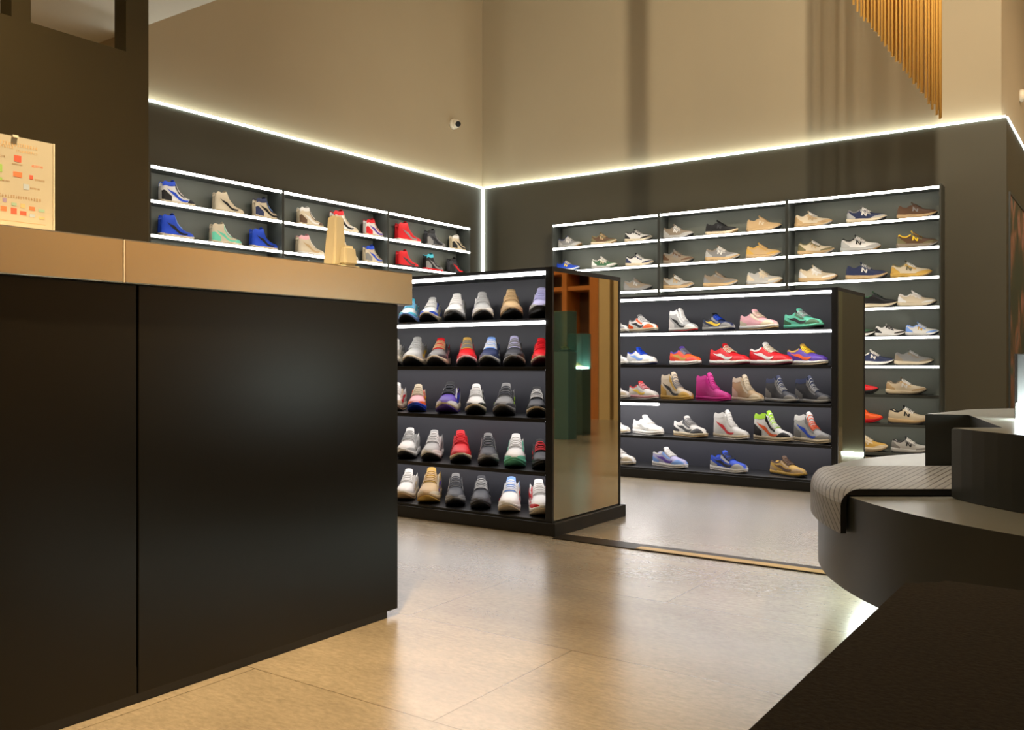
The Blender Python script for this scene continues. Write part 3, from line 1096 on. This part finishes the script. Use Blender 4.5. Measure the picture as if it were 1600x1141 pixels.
def build_kind(kd):
    P = {}
    zl = lambda t: spline(ZLOW[kd], t)
    zb = lambda t: spline(ZB[kd], t)
    P['outsole'] = sole_mesh('outsole', kd, lambda t: zl(t), lambda t: zl(t) + .007, 0.0)
    P['midsole'] = sole_mesh('midsole', kd, lambda t: zl(t) + .0072, lambda t: max(zb(t) + .003, zl(t) + .012), 0.001)
    nt_, nv = 34, 26
    ts = [0.012 + (0.992 - 0.012) * (0.5 - 0.5 * math.cos(PI * (i / nt_))) for i in range(nt_ + 1)]
    rows = [[surf(kd, t, 1 - 2 * k / nv) for k in range(nv + 1)] for t in ts]
    P['upper'] = grid_mesh('upper', rows, close=True)
    # lining: lid over the inside of the collar
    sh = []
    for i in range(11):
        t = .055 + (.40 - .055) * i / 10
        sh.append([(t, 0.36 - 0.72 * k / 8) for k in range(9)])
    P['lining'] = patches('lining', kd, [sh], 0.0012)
    # tongue
    rows = []
    for i in range(12):
        t = .62 - (.62 - .34) * i / 11
        r = []
        lift = max(0, (.44 - t)) / .10
        for k in range(7):
            v = 0.34 - 0.68 * k / 6
            p = closed_pt(kd, max(t, .40), v)
            p.z += (closed_pt(kd, max(t, .40), 0).z - p.z) * 0.55 * min(1, max(0, (.50 - t) / .10))
            if t < .40:
                f = (.40 - t) / .06
                p = p + Vector((-.010 * f, 0, (.016 if kd != 'high' else .020) * f))
                p.y *= 1 - .12 * f
            r.append(p + Vector((.001, 0, .0025)))
        rows.append(r)
    rows2 = [[p + Vector((-.005, 0, -.003)) for p in r] for r in reversed(rows[6:])]
    P['tongue'] = grid_mesh('tongue', rows + rows2)
    # laces: bars across the throat plus a bow loop
    bm = bmesh.new()
    nl = 6 if kd != 'high' else 8
    for i in range(nl):
        t = .415 + (.60 - .415) * i / (nl - 1)
        pts = [closed_pt(kd, t, 0.46 - 0.92 * k / 8) + Vector((0, 0, .0055)) for k in range(9)]
        rad = .0034
        ringv = []
        for k, p in enumerate(pts):
            ringv.append([bm.verts.new(p + Vector((rad * 1.3 * math.cos(a), 0, rad * .8 * math.sin(a)))) for a in (0, PI / 3, 2 * PI / 3, PI, 4 * PI / 3, 5 * PI / 3)])
        for a, b in zip(ringv, ringv[1:]):
            for k in range(6):
                bm.faces.new([a[k], a[(k + 1) % 6], b[(k + 1) % 6], b[k]])
    bmesh.ops.recalc_face_normals(bm, faces=bm.faces)
    me = bpy.data.meshes.new('laces')
    bm.to_mesh(me)
    bm.free()
    P['laces'] = me
    sides(P, 'eyestay', kd, rect(.37, .64, .46, .62, 9, 3), .0022)
    if kd == 'runner':
        sides(P, 'toe_guard', kd, rect(.66, .985, lambda u: .92 - .45 * u, 1.0, 10, 4), .0016)
        sides(P, 'heel_counter', kd, rect(.012, .24, lambda u: .50 + .36 * u, 1.0, 7, 4), .0016)
        sides(P, 'collar_pad', kd, rect(.05, .36, .43, .52, 9, 2), .0020)
    else:
        sides(P, 'toe_guard', kd, rect(.70, .985, lambda u: max(.30, .98 - 1.5 * u), 1.0, 12, 5), .0016)
        sides(P, 'heel_counter', kd, rect(.012, .27, lambda u: .66 + .2 * u, 1.0, 7, 4), .0016)
        sides(P, 'collar_pad', kd, rect(.03, .37, .43, .56 if kd == 'high' else .52, 9, 2), .0020)
    sides(P, 'swoosh', kd, swoosh_sheets(kd), .0032)
    if kd == 'runner':
        sides(P, 'letter_emblem', kd, letter_sheets(), .0032)
    for me in P.values():
        me.materials.append(cmat('W', 0.5))
    return P


KIND = {k: build_kind(k) for k in ('runner', 'low', 'high')}


def sneaker(kd, loc, rz, sc, cols, label, group, letter):
    U, O, M_, S_, B_, Lc, Tg = cols
    r = thing('sneaker', loc, label, 'shoe', group, rz)
    r.scale = (sc, sc, sc)
    P = KIND[kd]
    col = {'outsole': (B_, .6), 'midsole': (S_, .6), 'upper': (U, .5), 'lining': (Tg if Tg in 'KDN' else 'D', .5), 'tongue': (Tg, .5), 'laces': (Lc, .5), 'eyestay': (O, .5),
           'toe_guard': (O, .5), 'heel_counter': (O, .5), 'collar_pad': (Tg, .5), 'swoosh': (M_, .5), 'letter_emblem': (M_, .5)}
    for key, me in P.items():
        nm = key if isinstance(key, str) else key[0]
        if nm == ('swoosh' if letter else 'letter_emblem'):
            continue
        o = bpy.data.objects.new(nm, me)
        C.objects.link(o)
        o.parent = r
        o.material_slots[0].link = 'OBJECT'
        o.material_slots[0].material = cmat(*col[nm])
    return r


ORD = ('', 'top', 'second', 'third', 'fourth', 'fifth', 'sixth', 'seventh', 'eighth', 'lowest')
PLACE = {'L': 'shelf behind the counter', 'R': 'shelf of far wall', 'G': 'shelf of mirror-ended rack', 'H': 'shelf of rear low rack'}
GROUP = {'L': 'high-top sneakers behind the counter', 'R': 'running shoes on the far wall shelving', 'G': 'running shoes on the mirror-ended rack', 'H': 'sneakers on the rear low rack'}
SHOES = [
    ('L',1,-4.017,'high',1.0,'WKBCgWB','white, black and blue high-top sneaker'),
    ('L',1,-3.552,'high',0.96,'CCKCCCC','cream high-top sneaker with dark trim'),
    ('L',1,-3.162,'high',1.0,'CNKCgbN','cream and navy high-top sneaker with blue toe'),
    ('L',1,-2.690,'high',0.96,'CnWCgWW','cream and brown high-top sneaker with white collar'),
    ('L',1,-2.281,'high',1.1,'WCKCTCR','white and cream high-top with red collar'),
    ('L',1,-1.879,'high',0.96,'WRPCgWR','white, purple and crimson high-top sneaker'),
    ('L',1,-1.405,'high',1.12,'RRGWgRR','red high-top sneaker on white sole'),
    ('L',1,-0.990,'high',1.0,'DGKGKDK','charcoal high-top sneaker'),
    ('L',1,-0.598,'high',0.94,'CKKCTCW','cream and black high-top sneaker'),
    ('L',2,-4.023,'high',1.0,'BBKCgbB','deep blue high-top sneaker on cream sole'),
    ('L',2,-3.577,'high',0.95,'CMMCCWC','mint and cream high-top sneaker'),
    ('L',2,-3.188,'high',0.98,'BBKCgKB','bright blue high-top sneaker with black laces'),
    ('L',2,-2.690,'high',1.0,'CCTWCWp','off-white high-top with pink tongue'),
    ('L',2,-2.256,'high',0.95,'CCTCCCC','plain cream high-top behind cream stand'),
    ('L',2,-1.887,'high',0.96,'CGBCgCB','cream and grey high-top with blue collar'),
    ('L',2,-1.415,'high',0.98,'RRDKGRR','red high-top sneaker with black sole'),
    ('L',2,-1.021,'high',1.0,'KGGRRKa','black high-top on red sole with turquoise tongue'),
    ('L',2,-0.642,'high',0.96,'DKRKRDK','black high-top with red side panel'),
    ('L',3,-2.675,'high',1.12,'WgKWgWW','white high-top barely above the steel countertop'),
    ('L',3,-2.100,'high',1.12,'CGKCgCK','cream and grey high-top barely above the countertop'),
    ('L',3,-1.377,'high',0.96,'GGKWKKG','grey high-top just above the rack top'),
    ('R',1,1.239,'runner',0.95,'GgWgTWN','grey and white running shoe'),
    ('R',1,1.640,'runner',0.95,'noTCTTo','olive and brown running shoe'),
    ('R',1,2.028,'runner',1.0,'WKWCgWK','black and white running shoe'),
    ('R',1,2.451,'runner',1.05,'tgWgDWt','taupe running shoe'),
    ('R',1,2.890,'runner',1.05,'KKDCTKK','flat black running shoe on cream sole'),
    ('R',1,3.292,'runner',1.08,'TTCTDTT','tan suede running shoe'),
    ('R',1,3.734,'runner',1.08,'CTTTgWC','cream beige running shoe'),
    ('R',1,4.181,'runner',1.08,'NgWCDWG','navy and grey running shoe'),
    ('R',1,4.580,'runner',1.03,'nnGTDnn','dark brown running shoe'),
    ('R',2,1.216,'runner',0.9,'BBYWbWN','bright blue running shoe with yellow mark'),
    ('R',2,1.647,'runner',0.95,'EWCgEWW','green and white running shoe'),
    ('R',2,2.042,'runner',1.0,'WNWCgWK','navy running shoe with white midfoot'),
    ('R',2,2.451,'runner',1.05,'tnGtDtG','brown-grey running shoe'),
    ('R',2,2.896,'runner',1.1,'GgWTgWt','cool grey running shoe'),
    ('R',2,3.286,'runner',1.06,'TyTTgTy','golden tan running shoe'),
    ('R',2,3.756,'runner',1.03,'CoTTgWo','cream and olive running shoe'),
    ('R',2,4.133,'runner',1.08,'WgKgTWK','white and grey running shoe with dark tongue'),
    ('R',2,4.580,'runner',1.06,'noYtgnY','dark olive running shoe with mustard emblem'),
    ('R',3,2.021,'runner',1.0,'tGgGDtG','ash grey running shoe'),
    ('R',3,2.451,'runner',1.07,'gtTTgWt','beige-grey running shoe'),
    ('R',3,2.877,'runner',1.12,'tGtTgtt','taupe-grey running shoe with pale sole'),
    ('R',3,3.298,'runner',1.1,'gCCgTCg','cream-grey running shoe'),
    ('R',3,3.773,'runner',1.12,'CWWTtWC','pale beige running shoe'),
    ('R',3,4.181,'runner',1.12,'NNWTDgN','navy blue running shoe'),
    ('R',3,4.535,'runner',1.06,'CyoyTWo','cream yellow running shoe'),
    ('R',4,4.274,'runner',1.05,'KKKCDKE','black running shoe with cream heel'),
    ('R',4,4.580,'runner',1.0,'CWCCDWW','cream white running shoe'),
    ('R',5,4.107,'runner',0.95,'EKWWKEW','dark green running shoe partly behind the mirror'),
    ('R',5,4.371,'runner',0.8,'WKWWKKW','black and white running shoe with white emblem'),
    ('R',5,4.619,'runner',0.86,'WbyWNWb','white and blue running shoe with yellow emblem'),
    ('R',6,4.253,'runner',1.0,'NNWWKWW','navy running shoe with white emblem'),
    ('R',6,4.555,'runner',1.0,'GtGCDgG','grey suede running shoe'),
    ('R',7,4.128,'runner',1.0,'RRwKKRR','red running shoe with black toe sole'),
    ('R',7,4.496,'runner',1.05,'CTWCKWt','oatmeal running shoe'),
    ('R',8,4.154,'runner',1.05,'OOrRROO','bright orange running shoe'),
    ('R',8,4.521,'runner',1.1,'CCKTDWK','cream running shoe with black emblem'),
    ('R',9,4.196,'runner',1.05,'yCCCTCC','cream yellow running shoe'),
    ('R',9,4.531,'runner',1.0,'gGKgDWD','grey and white running shoe'),
    ('G',1,2.896,'runner',0.98,'Wacbkca','white and sky blue running shoe'),
    ('G',1,3.043,'runner',0.98,'WBCCKWg','white running shoe with blue sides'),
    ('G',1,3.209,'runner',1.08,'WWgGKWW','tall white running shoe'),
    ('G',1,3.377,'runner',1.08,'gWLWkgg','pale lilac-grey running shoe'),
    ('G',1,3.554,'runner',1.12,'TTyTKTT','tan running shoe'),
    ('G',1,3.730,'runner',1.12,'LgRKKLL','lavender grey running shoe with pull tab'),
    ('G',2,2.782,'runner',1.05,'gWWgKWW','silver running shoe half behind the counter'),
    ('G',2,2.937,'runner',1.1,'ggYCKgg','light grey running shoe with tall tongue'),
    ('G',2,3.099,'runner',1.05,'GDpCKTR','grey and pink running shoe with red tongue'),
    ('G',2,3.280,'runner',1.05,'RRrpKGy','red running shoe with yellow tongue'),
    ('G',2,3.429,'runner',1.05,'NNWgKWb','navy running shoe with white trim'),
    ('G',2,3.573,'runner',1.07,'DKGGKGL','charcoal running shoe with violet tongue'),
    ('G',2,3.730,'runner',0.98,'RRYCwRR','bright red running shoe with wine sole'),
    ('G',3,2.791,'runner',1.05,'WCRCTWW','white running shoe half behind the counter'),
    ('G',3,2.950,'runner',1.0,'pOYBBCC','pink, orange and blue running shoe'),
    ('G',3,3.163,'runner',1.12,'PWBCPDK','purple and white running shoe with dark tongue'),
    ('G',3,3.337,'runner',1.05,'WKgCKWW','white running shoe with black dots'),
    ('G',3,3.519,'runner',1.1,'GDlGKDG','grey running shoe with lime sides'),
    ('G',3,3.704,'runner',1.0,'DKKCKWK','dark grey running shoe with pale toe'),
    ('G',4,2.887,'runner',1.08,'WggWKgW','white running shoe with silver trim'),
    ('G',4,3.056,'runner',1.05,'gWGWKWg','white and grey running shoe'),
    ('G',4,3.238,'runner',1.1,'RRRCKRR','all-red running shoe'),
    ('G',4,3.413,'runner',1.05,'DGtGKDG','dark grey knit running shoe'),
    ('G',4,3.580,'runner',1.08,'WMWMMWW','white running shoe with mint toe'),
    ('G',4,3.726,'runner',0.95,'DKRKKRK','black running shoe with red heel'),
    ('G',5,2.878,'runner',1.05,'WWCCTWW','clean white running shoe'),
    ('G',5,3.038,'runner',1.18,'TCPTyTy','tan running shoe on gum sole'),
    ('G',5,3.205,'runner',1.05,'DGDGKDG','matt charcoal running shoe'),
    ('G',5,3.369,'runner',1.05,'DDGDKgD','dark graphite running shoe'),
    ('G',5,3.550,'runner',1.1,'WWRWCWb','white running shoe with blue tongue and red marks'),
    ('G',5,3.719,'runner',1.1,'WRRWCWW','white running shoe with red sides'),
    ('H',1,3.009,'low',0.9,'WGKWWWW','white low-top sneaker at the mirror edge'),
    ('H',1,3.222,'low',1.0,'WOKCgWG','white low-top with orange toe'),
    ('H',1,3.527,'high',0.85,'gWKWRWW','white and grey sneaker with red sole'),
    ('H',1,3.780,'low',0.95,'NGYgNBK','navy sneaker with yellow mark'),
    ('H',1,4.056,'low',1.07,'pCpWTCp','pale pink and cream sneaker'),
    ('H',1,4.345,'low',1.05,'MEKMKgM','mint green sneaker with dark laces'),
    ('H',2,3.009,'low',0.9,'WgKWgWW','white sneaker at the mirror edge'),
    ('H',2,3.212,'low',0.98,'WWbWNBB','white low-top with blue laces'),
    ('H',2,3.542,'low',1.0,'OryWgGP','multicoloured sneaker in orange, purple and yellow'),
    ('H',2,3.856,'low',1.12,'RRWWwCR','red sneaker with red tongue'),
    ('H',2,4.132,'low',1.15,'RRWWwCW','red sneaker with white tongue'),
    ('H',2,4.369,'low',1.05,'PPOWCYy','purple sneaker with orange laces'),
    ('H',3,3.009,'low',0.9,'WCGWWWW','off-white sneaker at the mirror edge'),
    ('H',3,3.227,'low',0.98,'WWYpWpR','white and pink sneaker with red tongue'),
    ('H',3,3.480,'high',1.0,'CyKyyGC','gold and cream high-top sneaker'),
    ('H',3,3.744,'high',0.98,'mmmmmmm','magenta high-top sneaker'),
    ('H',3,3.983,'high',0.92,'TCTCgCC','cream tan high-top sneaker'),
    ('H',3,4.207,'high',0.9,'DGDgKgN','dark slate high-top beside the cream one'),
    ('H',3,4.409,'high',0.9,'DGDgKgN','dark slate high-top at the end of the shelf'),
    ('H',4,3.009,'low',0.9,'gWGCWWW','pale sneaker at the mirror edge'),
    ('H',4,3.262,'low',1.05,'WWgWWWW','plain white low-top sneaker'),
    ('H',4,3.579,'low',1.08,'WDKCTGW','white and charcoal low-top on cream sole'),
    ('H',4,3.869,'high',0.98,'WWRCWWW','white high-top with red swoosh'),
    ('H',4,4.153,'high',1.0,'WKOCCWl','white and black high-top with orange heel'),
    ('H',4,4.405,'high',1.0,'gGBCCOW','white high-top with orange strap and blue mark'),
    ('H',5,3.040,'low',1.0,'WCKWCWW','white and cream sneaker at the mirror edge'),
    ('H',5,3.428,'low',1.05,'LbPWWWW','lavender and white low-top sneaker'),
    ('H',5,3.852,'low',1.05,'BgKWWKB','blue and grey low-top with black tongue'),
    ('H',5,4.248,'low',0.95,'yTnyKnn','tan brown suede low-top sneaker'),
]
jr = random.Random(11)
for u, row, p, kd, sc, cols, desc in SHOES:
    if u == 'L':
        loc, rz = (0.135, p, ZL - row * 0.25 + 0.0128), math.radians(90 + jr.uniform(-4, 3))
    elif u == 'R':
        z = ZR - row * PR
        loc, rz = (p, -0.135, (z if z > 0.02 else 0.036) + 0.0128), math.radians(jr.uniform(-4, 4))
    elif u == 'G':
        loc, rz = (p, -4.656 + 0.145, GZ[row - 1] + 0.0008), math.radians(-56 + jr.uniform(-5, 5))
    else:
        loc, rz = (p, -2.556 + 0.14, HZ[row - 1] + 0.0008), math.radians(-26 + jr.uniform(-5, 5))
    last = {'G': 5, 'H': 5}.get(u)
    od = 'lowest' if row == last else ORD[row]
    sneaker(kd, loc, rz, sc, cols, f'{desc}, on {od} {PLACE[u]}', GROUP[u], u == 'R')
for (x, y, z, cols, lb) in ((6.54, -0.2, 0.9208, 'YyKCCYy', 'mustard yellow sneaker inside the dim teal display case'), (6.76, 0.45, 0.7408, 'yTKWWyC', 'gold sneaker inside the lit teal display case')):
    sneaker('low', (x, y, z), math.radians(200), 0.42, cols, lb, None, False)
